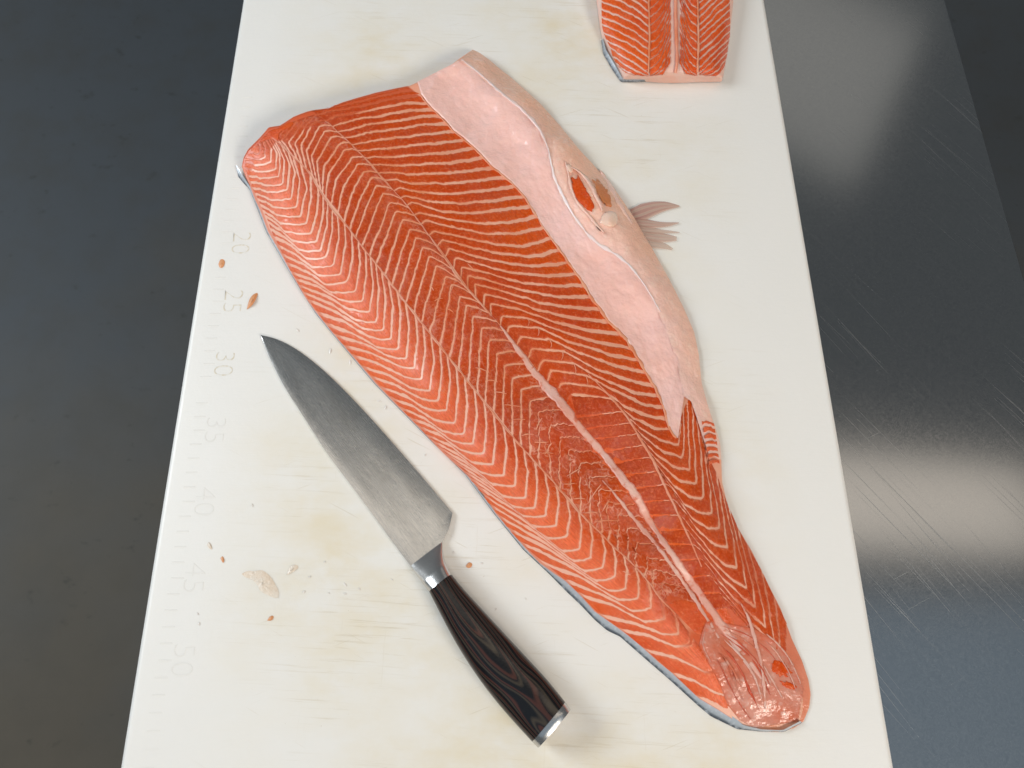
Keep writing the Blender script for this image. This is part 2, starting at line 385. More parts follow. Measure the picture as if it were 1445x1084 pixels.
for t in (20, 25, 30, 35, 40, 45, 50):
    cu = bpy.data.curves.new('ruler_number', 'FONT'); cu.body = str(t); cu.size = .0205; cu.align_x = 'CENTER'; cu.align_y = 'CENTER'
    cu.extrude = .00004; cu.bevel_depth = .00010; cu.bevel_resolution = 1; cu.offset = -.0006; cu.space_character = 1.02
    to = bpy.data.objects.new('tmp', cu); COL.objects.link(to)
    dg = bpy.context.evaluated_depsgraph_get(); me = bpy.data.meshes.new_from_object(to.evaluated_get(dg))
    bpy.data.objects.remove(to)
    o = link('ruler_number', me, MARKS if t in (20, 25, 30) else MARK, board, False); o.matrix_parent_inverse = PB
    o.location = (-.2045, ruler_y(t), -.0001 + (.00006 if t > 10 else -.0001)); o.rotation_euler = (0, 0, -math.pi / 2)

# ================================================================== the fillet
CTRL = [
 # back edge
 (341,235,.9),(350,262,.45),(375,330,.3),(430,425,.3),(500,515,.3),(570,590,.3),(640,665,.3),(710,745,.3),(770,800,.3),(850,870,.35),(920,928,.35),(985,985,.35),(1040,1016,.3),
 (372,268,1.4),(395,320,1.65),(445,400,1.75),(510,470,1.75),(590,560,1.75),(660,650,1.65),(740,735,1.55),(830,820,1.35),(920,890,1.15),(1000,965,.85),
 (425,305,2.35),(500,410,2.5),(606,550,2.5),(710,670,2.35),(800,757,2.15),(900,845,1.85),
 (413,221,2.45),(457,273,2.72),(543,385,2.82),(639,508,2.82),(742,639,2.62),(839,743,2.32),(928,831,1.9),(985,906,1.4),
 (443,172,2.6),(523,250,2.95),(600,355,3.05),(690,480,2.95),(780,590,2.65),(860,690,2.35),(930,780,1.95),
 (458,170,2.55),(541,254,2.8),(628,364,2.8),(717,475,2.5),(775,550,1.95),(848,637,1.55),(918,739,1.2),(974,823,.95),(1030,900,.9),(1073,957,.75),
 (600,311,2.7),(690,428,2.6),(760,462,2.45),(827,530,2.35),(881,584,2.35),(909,628,2.3),(955,727,2.0),(1000,815,1.5),
 (560,150,2.3),(620,210,2.4),(700,300,2.3),(780,400,2.05),(860,490,1.75),(930,600,1.65),
 (578,126,2.0),(624,164,1.75),(672,209,1.55),(730,263,1.4),(780,335,1.3),(829,403,1.2),(880,472,1.15),(927,546,1.2),(955,628,1.4),
 (640,112,1.5),(690,155,1.38),(730,200,1.28),(780,290,1.1),(840,370,1.05),(900,450,1.0),(950,530,1.0),
 (650,85,1.75),(705,130,1.7),(760,180,1.6),(780,240,1.5),(815,310,1.4),(880,365,1.3),(930,430,1.2),
 (682,88,1.15),(735,135,1.15),(798,200,1.15),(845,262,1.3),(885,330,1.15),(930,400,1.05),(960,470,.85),
 (667,70,.6),(720,110,.15),(790,178,.1),(850,247,.1),(905,325,.1),(945,395,.1),(980,470,.1),(990,540,.15),(1010,610,.2),(1018,680,.25),(1043,748,.3),(1079,817,.3),(1118,906,.2),(1143,975,.12),
 (975,570,.9),(980,640,1.25),(1000,690,1.2),(1030,760,1.1),(1060,830,.95),(1095,900,.75),(1110,960,.5),(1090,1000,.4),(1050,1000,.5),(1080,1032,.15)]
_c = np.array(CTRL, float); _P = _c[:, :2] / 1000; _N = len(_P)
def _phi(r2): return .5 * r2 * np.log(r2 + 1e-12)
_A = np.zeros((_N + 3, _N + 3)); _d = ((_P[:, None] - _P[None]) ** 2).sum(-1)
_A[:_N, :_N] = _phi(_d) + np.eye(_N) * 2e-5
_A[:_N, _N] = 1; _A[:_N, _N + 1:] = _P; _A[_N, :_N] = 1; _A[_N + 1:, :_N] = _P.T
_wt = np.linalg.solve(_A, np.r_[_c[:, 2], 0, 0, 0])
def hgt(x, y):
    """thickness of the fillet in metres where the photo shows pixel (x, y)"""
    q = np.stack([np.asarray(x, float), np.asarray(y, float)], -1) / 1000; sh = q.shape[:-1]; q = q.reshape(-1, 2)
    out = np.empty(len(q))
    for i in range(0, len(q), 20000):
        s = q[i:i + 20000]; d = ((s[:, None] - _P[None]) ** 2).sum(-1)
        out[i:i + 20000] = _phi(d) @ _wt[:_N] + _wt[_N] + s @ _wt[_N + 1:]
    return np.maximum(out.reshape(sh), .08) * .01
def on(x, y, dh=0.0):
    return unp(x, y, hgt(x, y) + dh)

base_pt = unp(720, 520)
fillet = tag(empty('salmon_fillet', tuple(base_pt)), 'whole raw orange salmon fillet with white chevron lines and pale belly', 'fish fillet')
PF = Matrix.Translation(tuple(-base_pt))
def part(name, me, mat, parent=None, kind=None, label=None):
    o = link(name, me, mat, parent or fillet)
    o.matrix_parent_inverse = PF if parent is None else Matrix.Identity(4)
    if kind: o['kind'] = kind
    if label: o['label'] = label
    return o

HEAD = [(341,235),(344,222),(350,211),(360,201),(368,193),(379,180),(387,178.5),(395,177.4),(405,171),(414,165),(424,161),(434,157.4),(450,154.5),(464,153),(473,149),(482,145),(505,138),(530,131),(560,124.5),(578,121),(597,113),(614,106),(630,97),(648,83),(667,70)]
E0 = [(341,235),(346,248),(352.5,262),(360,282),(367,297),(378,327),(393,352),(411,385),(431,420),(447,442),(465,464),(486,489),(503,509),(530,541),(560,572),(592,604),(622,636),(657,668),(684,700),(699,724),(721,750),(742,774.5),(762,795),(780,808),(798,820),(820,841),(839,863),(866,882),(888,898),(907,914),(930,935),(950,951),(987,986),(1014,1002),(1034,1015),(1050,1026)]
OUT = [(667,70),(676,74),(690,84),(705,97),(722,110),(742,128),(762,146),(790,177),(806,197),(820,214),(836,231),(850,247),(868,268),(880,285),(896,309),(905,325),(917,345),(926,361),(945,395),(965,435),(980,470),(986,500),(990,540),(997,566),(1003,585),(1010,605),(1016,625),(1018,650),(1019,680),(1028,719),(1043,748),(1061,778),(1080,817),(1102,860),(1118,903),(1132,933),(1141,960),(1144,980),(1142,998),(1134,1018)]
TAIL = [(1050,1026),(1072,1031),(1098,1033),(1120,1028),(1134,1018)]
def coons(L, R, T, B, nu, nv):
    L = resample(L, nu); R = resample(R, nu); T = resample(T, nv); B = resample(B, nv)
    u = np.linspace(0, 1, nu)[:, None, None]; v_ = np.linspace(0, 1, nv)[None, :, None]
    G = (1 - v_) * L[:, None] + v_ * R[:, None] + (1 - u) * T[None] + u * B[None]
    G -= (1 - u) * (1 - v_) * T[0] + (1 - u) * v_ * T[-1] + u * (1 - v_) * B[0] + u * v_ * B[-1]
    return G
G = coons(E0, OUT, HEAD, TAIL, 400, 200)
V = on(G[..., 0], G[..., 1], -.00004)
V[..., 2] = np.maximum(V[..., 2], .0006)
nr, nc = G.shape[:2]
ring = [(0, j) for j in range(nc)] + [(i, nc - 1) for i in range(1, nr)] + [(nr - 1, j) for j in range(nc - 2, -1, -1)] + [(i, 0) for i in range(nr - 2, 0, -1)]
Vf = V.reshape(-1, 3); Fc = [list(f) for f in grid_faces(nr, nc)]
cen = Vf.mean(0); low = []
for (i, j) in ring:
    p = V[i, j].copy(); d = cen - p; d[2] = 0; d /= np.linalg.norm(d); p += d * .0008; p[2] = .0004; low.append(p)
o0 = len(Vf); Vf = np.vstack([Vf, low, [[cen[0], cen[1], .0004]]])
idx = [i * nc + j for i, j in ring]; n = len(ring)
for q in range(n):
    r = (q + 1) % n
    Fc.append([idx[q], idx[r], o0 + r, o0 + q]); Fc.append([o0 + q, o0 + r, o0 + n])
cut = np.zeros((nr, nc)); cut[:9, :int(nc * .72)] = .9; cut[:, :3] = .55; 
for cx_, cy_, r_ in ((950, 853, 24), (1036, 872, 26), (1000, 866, 22), (982, 905, 16), (1008, 942, 14)):
    cut = np.maximum(cut, .9 * np.clip(1.6 - np.hypot(G[..., 0] - cx_, G[..., 1] - cy_) / r_, 0, 1))
cut[int(nr * .74):, int(nc * .90):] = np.maximum(cut[int(nr * .74):, int(nc * .90):], .55)
cut = np.r_[cut.ravel(), np.full(len(Vf) - nr * nc, .6)]
part('connective_tissue', mesh('connective_tissue', Vf, Fc, {'cut': cut, 'pale': np.r_[np.tile(np.interp(np.linspace(0, 1, nc), [0, .18, .34, .5, .62, 1], [.95, .95, .2, 0, .4, .5]), nr), np.zeros(len(Vf) - nr * nc)]}), FAT, label='pale pink tissue showing between the orange flakes')

# ------------------------------------------------------------------ flakes
def flake_family(lines, gaps, tint, wig=.9, web=None, dark=None, prof=None, lift=0.0, hf=None, parent=None, seed=0, corner=1, mat=None, step=2.4, depth=.0004):
    """lines: list of (n,2) pixel polylines with the same guides; one flake between each two"""
    hf = hf or hgt; mat = mat or FLESH
    nl = len(lines); npt = len(lines[0])
    seg = []
    for j in range(npt - 1):
        ln = np.mean([np.linalg.norm(l[j + 1] - l[j]) for l in lines]); seg.append(max(3, int(ln / step)))
    par = np.concatenate([j + np.arange(s_) / s_ for j, s_ in enumerate(seg)] + [[npt - 1.0]])
    D = []
    for k, l in enumerate(lines):
        p = np.stack([np.interp(par, np.arange(npt), l[:, i]) for i in (0, 1)], 1)
        for _ in range(corner + 1):                       # ease the corners
            q = p.copy(); q[1:-1] = .25 * p[:-2] + .5 * p[1:-1] + .25 * p[2:]; p = q
        D.append(p)
    D = np.array(D)
    T = np.gradient(D, axis=1); T /= np.linalg.norm(T, axis=2, keepdims=True) + 1e-9
    Nn = np.stack([-T[..., 1], T[..., 0]], -1)
    for k in range(nl):
        for i in range(len(par)):
            x, y = D[k, i]
            a = nz(x * .045, y * .045, seed + k * .37) * 1.2 + nz(x * .16, y * .16, seed + k * 1.3) * .8 + nz(x * .42, y * .42, seed + k * 2.3) * .7
            D[k, i] += Nn[k, i] * a * wig
    if prof is None: prof = [(0, -1.0), (.03, -.30), (.12, .0), (.36, .14), (.64, .14), (.88, .0), (.97, -.30), (1, -1.0)]
    gv = np.interp(par, np.arange(npt), gaps)
    tv = np.interp(par, np.arange(npt), tint)
    for k in range(nl - 1):
        A, B = D[k], D[k + 1]; d = B - A
        perp = np.abs(d[:, 0] * T[k][:, 1] - d[:, 1] * T[k][:, 0]); L = np.linalg.norm(d, axis=1) + 1e-6
        perp = np.minimum(perp, L)
        wv = np.array([max(.2, 1 + .8 * nz(i * .11, k * 2.1, seed) + .45 * nz(i * .45, k * 1.7, seed)) for i in range(len(par))])
        f0 = np.clip(gv * wv * .5 / (perp + 1e-6), .006, .36)
        f0e = f0.copy()
        rows = []; tt = []
        arc = np.r_[0, np.cumsum(np.linalg.norm(np.diff((A + B) / 2, axis=0), axis=1))]
        lf = lift + .00013 + .00010 * nz(k * 1.31, seed + 4)
        for f, z in prof:
            ff = f0 + f * (1 - f0 - f0e)
            X = A + d * ff[:, None]
            zz = hf(X[:, 0], X[:, 1]) + lf + z * depth
            rows.append(unp(X[:, 0], X[:, 1], np.maximum(zz, .0007))); tt.append(tv)
        G_ = np.array(rows)
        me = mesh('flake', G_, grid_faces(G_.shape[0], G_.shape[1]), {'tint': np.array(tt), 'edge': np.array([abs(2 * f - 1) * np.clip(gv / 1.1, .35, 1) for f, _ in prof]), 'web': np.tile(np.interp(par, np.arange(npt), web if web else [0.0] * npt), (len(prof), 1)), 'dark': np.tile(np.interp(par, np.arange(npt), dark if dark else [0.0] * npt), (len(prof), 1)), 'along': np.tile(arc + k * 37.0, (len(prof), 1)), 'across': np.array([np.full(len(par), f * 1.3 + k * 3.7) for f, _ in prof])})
        upfix(me)
        part('flake', me, mat, parent) if parent is None else link_child('flake', me, mat, parent)

def link_child(name, me, mat, parent):
    o = link(name, me, mat, parent); o.matrix_parent_inverse = Matrix.Translation(-Vector(parent.location)); return o

# back block -----------------------------------------------------------
edge = Guide({-1:(357,207),0:(352.8,215.5),1:(347.3,222.4),2:(345,228.6),3:(346.6,238),4:(350,248),5:(352.8,257),6:(356,265.6),7:(360.4,274),8:(364,282),9:(367.4,290.5),11:(375.7,306.4),13:(382,324),15:(393.7,348),18:(411,384),22:(436,425),24:(460,458),28:(512,518),34:(590,602),41:(660,672),47:(735,766),49:(800,821.5),50:(818,839),51:(847,869),52:(876,889),53:(912,918),54:(950,951),55:(987,986)})
c1 = Guide({-1:(358,207),0:(358,215.5),5:(372,261),8:(386,292),9:(390,303),10:(396.5,315.5),11:(400.6,325.8),12:(413,340),13:(421,352),14:(432,364.6),15:(440,377),17:(458.8,401),18:(466,411.5),19:(477.5,422),20:(493,437),21:(502.4,452),22:(512.5,464),23:(521,475),24:(530,489),25:(545.5,501),26:(559,515),27:(569,531),28:(577,546),29:(590,561),30:(599.5,576),31:(612,592),32:(624,608),33:(637,621),34:(650,635),35:(664,651),36:(678,667),37:(694,683),38:(709,699),39:(722,714),40:(737,728),41:(753,743),42:(772,759),43:(793,777),44:(808,791),45:(824,806),46:(840,819),47:(856,832),48:(873,847),49:(892,862),50:(908,877),51:(934,895),52:(951,912),53:(988,945),54:(1004,974),55:(1010,994)})
apex = Guide(dict(enumerate([(360,205),(366,215.5),(373.6,221.7),(382.3,228),(388.8,239),(393.5,249),(398.8,259.6),(405.8,268.4),(411,280),(418,292.6),(424,305.7),(432.4,316),(438.7,330),(446.3,341.7),(451.8,353.5),(460.1,363.3),(469.8,374.4),(479.6,387),(490.7,397.4),(501.7,411.2),(510.7,425.7),(521.8,439.6),(530.8,454.8),(541.4,466.4),(551.5,479.2),(561.8,492.7),(573.2,506.2),(584.5,519.5),(594.9,536),(606.2,551.6),(618.6,566),(630,578.5),(642.1,596.3),(654.7,612.3),(667.9,626.4),(682.4,640.3),(694.9,655.5),(711.3,671.6),(726.9,685),(741.8,703),(754.7,716.7),(770,727.8),(783.8,741.7),(800.4,756.9),(818.4,774.9),(832.4,787.5),(851,800.7),(867.2,813.9),(882.4,831.2),(900.4,843.7),(918.4,857.5),(937,872.7),(957.2,894.9),(973.8,908.7),(1008,948),(1022,981),(1028,1002)], -1)))
seam = Guide({-1:(361,203),0:(364,203),1:(369,198),2:(374,196),3:(378,195),4:(382,194),5:(388,197),6:(397,205),7:(406,214),8:(413,221),9:(425,232),10:(438,246),11:(449,266),12:(456,277),13:(462,286),14:(469,296),16:(486,315),19:(515,353),22:(538,382),25:(573,428),28:(609,474),31:(643,517),34:(683,567),37:(724,617),41:(785,685),43:(816,722),45:(849,754),46:(865,771),47:(881,785),48:(895,798),49:(913,818),50:(934,848),51:(948,860),52:(976,898),53:(1006,940),54:(1019,966),55:(1030,999)})
L1 = []
for k in range(-1, 56):
    e, c_, a, s_ = edge(k), c1(k), apex(k), seam(k)
    mA = .5 * (e + c_) + np.array([2.0, -3.5]) * min(1, np.linalg.norm(c_ - e) / 70)
    cb_ = c_ * .45 + a * .55 + np.array([0, 1.6])
    bow = 8.0 if k < 10 else 4.0
    mC = a * .45 + s_ * .55 + np.array([bow * min(1, np.linalg.norm(a - s_) / 50), 0])
    L1.append(np.array([e, mA, c_, cb_, a, mC, s_]))
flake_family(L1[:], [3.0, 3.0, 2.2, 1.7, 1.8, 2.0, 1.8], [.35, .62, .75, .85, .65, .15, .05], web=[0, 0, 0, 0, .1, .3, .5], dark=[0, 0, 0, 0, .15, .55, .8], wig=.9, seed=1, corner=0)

# middle block ----------------------------------------------------------
c4 = Guide({-2:(395,181),-1:(402,181),0:(412,181),1:(421,180),2:(432,174),3:(441,173),4:(451,178),5:(457.3,186),6:(467,193.4),7:(479.5,202.4),8:(486.4,211.3),9:(496,222.4),10:(504,232.3),11:(512.6,242),12:(523.6,250),13:(530.4,261.5),14:(540,272.6),15:(549.8,285.7),16:(558,297.5),17:(567.8,310),18:(577.5,323),19:(586.5,336.3),20:(596.1,349),21:(605.1,361.5),22:(615.4,374.6),23:(629.2,391),24:(637.5,401.5),25:(648.6,418),26:(658.3,430.5),27:(668,447),28:(679,462.5),29:(690,480),30:(701,499),31:(711,516.5),32:(723,534),34:(748,566),36:(775,600),38:(803,635),40:(830,672),42:(858,708),44:(885,745),46:(911,785),48:(935,822),49:(945,842)})
mm = Guide({-2:(398,178),-1:(408,174),0:(419,170),1:(432,165),2:(446,162),3:(459,170.5),4:(468,178),5:(475,185),6:(485,194),7:(495,203),8:(503,212),9:(513,221.5),10:(523,233),11:(532,243),12:(541.5,254.6),14:(567,281),17:(595,318),20:(628,364),22:(648,394),24:(668,417),26:(690,442),28:(711,467),30:(733,497),32:(757,529),34:(785,560),36:(818,602),38:(850,640),40:(879,676),42:(905,715),44:(930,757),46:(958,798),48:(985,838),49:(995,855)})
s2 = Guide({-2:(398,204),-1:(404,210),0:(410,216),1:(419,223),2:(426,230),3:(432,237),4:(440,246),5:(447,256),6:(452,264),7:(456,271),8:(460,277),9:(467,287),10:(476,298),11:(486,312),12:(494,323),13:(502,334),14:(511,347),15:(521,361),16:(531,373),17:(543,386),18:(553,401),19:(563,415),20:(573,427),21:(584,439),22:(595,454),23:(606,468),25:(636,504),26:(647,519),28:(674,553),30:(697,580),32:(722,612),34:(748,646),36:(775,675),38:(805,706),40:(835,739),42:(860,763),44:(885,790),46:(910,817),48:(932,840),49:(940,851)})
L2 = []
for k in range(-2, 50):
    s_, a, e = s2(k), c4(k), mm(k)
    bow = -13 if k < 6 else -13 * max(0, (14 - k) / 8)
    mC = .5 * (s_ + a) + np.array([bow, 0]); mB = .25 * s_ + .75 * a + np.array([bow * .45, 0])
    mD = .5 * (a + e) + np.array([1.5, -1.5])
    L2.append(np.array([s_, mC, mB, a, mD, e]))
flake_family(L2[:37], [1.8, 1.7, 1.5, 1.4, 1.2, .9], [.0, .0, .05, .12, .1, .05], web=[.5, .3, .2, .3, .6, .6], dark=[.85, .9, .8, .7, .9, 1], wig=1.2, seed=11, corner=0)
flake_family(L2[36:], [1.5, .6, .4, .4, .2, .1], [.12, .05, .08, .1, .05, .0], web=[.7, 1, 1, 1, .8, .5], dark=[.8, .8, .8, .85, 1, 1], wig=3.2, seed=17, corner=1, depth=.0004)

# belly block -----------------------------------------------------------
m3 = Guide({-1:(432,157.5),0:(440,157),1:(449,162),2:(461,171),3:(470,178.5),4:(477,185.5),5:(487,194.5),6:(497,203.5),7:(505,212.5),8:(515,222),9:(526,233.5),10:(535,244),11:(544,254.5),12:(556,269),13:(565,280),14:(575,290),15:(585,303),16:(595,316),17:(606,332),18:(617,346),19:(628,361),20:(640,378),21:(651,392),22:(661,406),23:(671,418),24:(683,432),25:(694,445),26:(706,459),27:(716,471),28:(730,486),29:(745,505),30:(759,524),31:(772,540),32:(786,557),33:(800,573)})
B3 = {-1:(576,121.5),0:(578.3,126.3),1:(597.6,134.6),2:(604.6,145),3:(613,154.7),4:(624,164.4),5:(633.6,174.7),6:(643.3,185.8),7:(657.5,196.8),8:(671.3,208.8),9:(684.3,221.6),10:(697,236),11:(716,250),12:(730,263),13:(742,276),14:(751,290),15:(761,305.2),16:(769.3,320),17:(780.4,335.4),18:(792.9,352),19:(805.3,370),20:(816.4,385.9),21:(828.9,403),22:(837,419.6),23:(851,437),24:(862,454),25:(882,472),26:(895.5,493),27:(907,510),28:(915,526),29:(927.5,546),30:(934,559.4),31:(941,576),32:(945,592.6),33:(949.3,608.5)}
b3 = Guide(B3)
c5 = Guide({-1:(448,155),0:(455,153.5),4:(492,183),8:(533,222),11:(558,253.5),12:(563.7,264.3),13:(572,276),14:(581.7,286.4),15:(591.3,299.6),16:(601,311.3),17:(612,326.6),18:(623,338),19:(632.9,350),20:(641.7,364.2),21:(650.7,376),22:(659.7,388.4),23:(669.3,400.5),24:(683,414.7),25:(692,429),26:(708,446),27:(719,461),28:(735,476),29:(750,492),30:(765,508),31:(778,522),32:(792,540),33:(806,556)})
j3 = Guide({-1:(478,147),0:(482,149.5),4:(515,177),9:(566,233.8),12:(590,271),14:(619,297.5),16:(640,321),18:(652,346),20:(674,373),22:(700,399),24:(718,423),26:(746.6,449.7),27:(760,462.5),28:(775.6,478.8),29:(793.6,495.5),30:(810,513),31:(827,530),32:(845,547),33:(862,563)})
k3 = Guide({-1:(515,136.5),0:(517,140.5),4:(555,171.5),9:(602,231.5),12:(640,274),14:(661,301),16:(688,330),18:(702,357.5),20:(724,385.5),22:(750,413),24:(765,439),26:(792,467.5),28:(817,498),30:(858,539),31:(868,551),32:(880,573),33:(893,590)})
q3 = Guide({-1:(550,127.5),0:(551,132),4:(590,165),9:(641,229.5),12:(690,268.5),14:(708,297.5),16:(730,330.5),18:(747,363),20:(770,389),22:(796,419),24:(812,450),26:(842,482.5),28:(864,515),30:(897,555),31:(905,570),32:(914,588),33:(925,605)})
L3 = [np.array([m3(k), c5(k), j3(k), k3(k), q3(k), b3(k)]) for k in range(-1, 34)]
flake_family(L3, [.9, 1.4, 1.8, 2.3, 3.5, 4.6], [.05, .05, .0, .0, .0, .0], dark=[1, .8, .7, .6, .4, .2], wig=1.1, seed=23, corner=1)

# tail side of the belly block: the lines hook back up the outer strip -----
c5b = Guide({33:(806,557),34:(814,588),36:(836,620),40:(892,690),44:(940,768),48:(1004,862)})
j4 = Guide({33:(862,563),34:(878,581),35:(888,597),36:(898,612),37:(909,628),38:(918,645),39:(930,664),40:(942,684),41:(952,705),42:(961,727),44:(980,768),46:(1002,812),48:(1030,860)})
k4 = Guide({33:(893,590),34:(903,604),35:(913,619),36:(925,640),37:(936,659),38:(952,688),39:(964,710),40:(976,731),41:(988,752),42:(1000,775),44:(1022,818),46:(1045,865),48:(1065,895)})
q4 = Guide({33:(925,605),34:(931,621),35:(938,639),36:(949,659),37:(960,680),38:(974,701),39:(986,724),40:(999,746),41:(1009,769),42:(1022,797),44:(1047,842),46:(1075,893),48:(1088,918)})
a4 = Guide({33:(951,607),34:(957,628),35:(963,646),36:(974,664),37:(983,683),38:(993,704),39:(1004,724),40:(1016,746),41:(1026,773),42:(1040,802),44:(1066,857),46:(1093,910),48:(1105,933)})
u4 = Guide({33:(953,600),34:(960,611),35:(965,618),36:(972,625),37:(981,640),38:(991,662),39:(1002,690),40:(1012,715),41:(1023,743),42:(1037,772),44:(1062,828),46:(1090,885),48:(1110,923)})
e4 = Guide({33:(955,594),34:(960,592),35:(964,580),36:(969,566),37:(976,562),38:(982,570),39:(988,602),40:(996,640),41:(1011,668),42:(1018,690),44:(1041,744),46:(1075,806),48:(1111,882)})
L4 = [np.array([c5b(k), j4(k), k4(k), q4(k), a4(k), u4(k), e4(k)]) for k in range(33, 49)]
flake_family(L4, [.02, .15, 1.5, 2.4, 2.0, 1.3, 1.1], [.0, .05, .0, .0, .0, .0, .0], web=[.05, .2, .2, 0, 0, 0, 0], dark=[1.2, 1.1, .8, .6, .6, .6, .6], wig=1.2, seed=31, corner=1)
# outermost strip of the tail, long thin flakes lying along the edge
ex = [np.array(p) for p in ((1006,660),(1016,690),(1030,726),(1047,759),(1066,793),(1086,835),(1106,876))]
ox = [np.array(p) for p in ((1015,660),(1019,690),(1029,722),(1044,751),(1062,782),(1082,822),(1112,893))]
# little ribs below the belly flap
L5 = [np.array([(990 + 1.6 * k, 592 + 9.5 * k), (999 + 1.4 * k, 590 + 9.3 * k), (1008 + 1.1 * k, 594 + 9.0 * k)]) for k in range(8)]
flake_family(L5, [5.0, 3.4, 3.0], [.6, .3, .2], wig=2.2, seed=37, lift=.0016)

# ------------------------------------------------------------------ ribbons, sheets and patches
def ribbon(name, pts, widths, mat, lift=.0006, rag=.6, step=2.0, seed=0, parent=None, arch=.0008, hf=None, label=None):
    P = resample(smooth_poly(pts, 2), step=step); n = len(P)
    T = np.gradient(P, axis=0); T /= np.linalg.norm(T, axis=1, keepdims=True) + 1e-9
    N = np.stack([-T[:, 1], T[:, 0]], 1)
    wv = np.interp(np.linspace(0, 1, n), np.linspace(0, 1, len(widths)), widths)
    rows = []
    for f in (-1, -.72, -.35, 0, .35, .72, 1):
        r = np.array([1 + rag * nz(i * .16, f * 1.1 + 3, seed) + rag * .3 * nz(i * .6, f + 9, seed) for i in range(n)])
        X = P + N * (f * .5 * wv * r)[:, None]
        z = lift - (.0011 + lift if abs(f) == 1 else 0) + arch * (1 - f * f)
        zz = (hf or hgt)(X[:, 0], X[:, 1]) + z
        rows.append(unp(X[:, 0], X[:, 1], np.maximum(zz, .0005)))
    Gm = np.array(rows); me = upfix(mesh(name, Gm, grid_faces(*Gm.shape[:2]), {'tint': np.repeat(np.array([1, .72, .35, 0, .35, .72, 1])[:, None], n, 1)}))
    return part(name, me, mat, label=label) if parent is None else link_child(name, me, mat, parent)
def sheet(name, A, B, mat, nu=150, nv=22, lift=.0006, relief=0.0, seed=0, tint=None, label=None, sink=True):
    A = resample(A, nu); B = resample(B, nu); v_ = np.linspace(0, 1, nv)[None, :, None]
    Gp = A[:, None] * (1 - v_) + B[:, None] * v_
    z = hgt(Gp[..., 0], Gp[..., 1]) + lift
    if relief:
        R_ = np.array([[nz(p[0] * .05, p[1] * .05, seed) + .5 * nz(p[0] * .13, p[1] * .13, seed) + .25 * nz(p[0] * .3, p[1] * .3, seed) for p in row] for row in Gp])
        z = z + R_ * relief
    if sink: z[:, 0] -= lift + .0013
    me = upfix(mesh(name, unp(Gp[..., 0], Gp[..., 1], np.maximum(z, .0005)), grid_faces(nu, nv), {'tint': np.full((nu, nv), 0.0) if tint is None else np.broadcast_to(tint, (nu, nv))}))
    return part(name, me, mat, label=label)
def patch(name, poly, mat, bulge=.001, lift=.0006, nr_=9, rag=.0, seed=0, parent=None, hf=None, tint=0.0, label=None, relief=0.0, closed_step=3.0):
    P = np.array(poly + [poly[0]], float); P = resample(smooth_poly(P, 2), step=closed_step)[:-1]
    c_ = P.mean(0); n = len(P); rows = []
    for q in range(nr_ + 1):
        f = 1 - q / nr_ if q < nr_ else .02
        X = c_ + (P - c_) * f
        if rag: X = X + (P - c_) * (rag * np.array([nz(i * .6, seed, 2) for i in range(n)]))[:, None] * f
        z = (hf or hgt)(X[:, 0], X[:, 1]) + lift + bulge * (1 - f * f) - (.0012 + lift if q == 0 else 0)
        if relief: z = z + relief * np.array([nz(p[0] * .08, p[1] * .08, seed) + .5 * nz(p[0] * .2, p[1] * .2, seed) for p in X])
        rows.append(unp(X[:, 0], X[:, 1], np.maximum(z, .0004)))
    Gm = np.array(rows); Gm = np.concatenate([Gm, Gm[:, :1]], 1)
    me = mesh(name, Gm, grid_faces(*Gm.shape[:2]), {'tint': np.full(Gm.shape[:2], tint)})
    bm = bmesh.new(); bm.from_mesh(me); bmesh.ops.remove_doubles(bm, verts=bm.verts, dist=1e-6); bm.to_mesh(me); bm.free(); upfix(me)
    return part(name, me, mat, label=label) if parent is None else link_child(name, me, mat, parent)

FOLD = [(651,84),(662,92),(680,106),(705,129),(730,149),(750,167),(764,186),(774,210),(778,232),(783,252),(795,279),(808,302),(826,327),(845,346),(868,358),(890,375),(912,405),(932,440),(948,478),(958,510),(964,540),(966,556)]
BL = [(592,117)] + [B3[k] for k in range(1, 34)]
BL = [(x - 4, y - 1) for x, y in BL] + [(955, 618)]
FOLD2 = FOLD + [(962, 580), (957, 618)]
sheet('belly_membrane', BL, FOLD2, MEMB, 230, 40, .0010, .0009, 3, label='smooth pale pink membrane lining the belly')
IN = [(x - 3, y + 2) for x, y in FOLD] + [(975,566),(984,592),(992,618),(1000,640)]
sheet('belly_rim', IN, OUT[:28], RIM, 230, 30, .0012, .0010, 5, sink=False, tint=np.clip(np.linspace(-.1, 1.1, 30)[None, :] * np.interp(np.linspace(0, 1, 230), [0, .3, .55, .8, 1], [1.1, 1.0, .75, .55, .3])[:, None] + np.interp(np.linspace(0, 1, 230), [0, .25, .5, 1], [.45, .3, .1, 0])[:, None], 0, 1), label='thick beige pink rim of the belly flap')
ribbon('fold_edge', FOLD[:18], [2, 4, 6, 3, 5, 4, 6, 3, 2], FOLDM, .0018, 1.1, seed=6, arch=.0004)
ribbon('membrane_edge', BL[1:], [2.5, 3, 4, 3, 5, 6, 5, 4], FAT, .0010, 1.0, seed=8, arch=.0002)

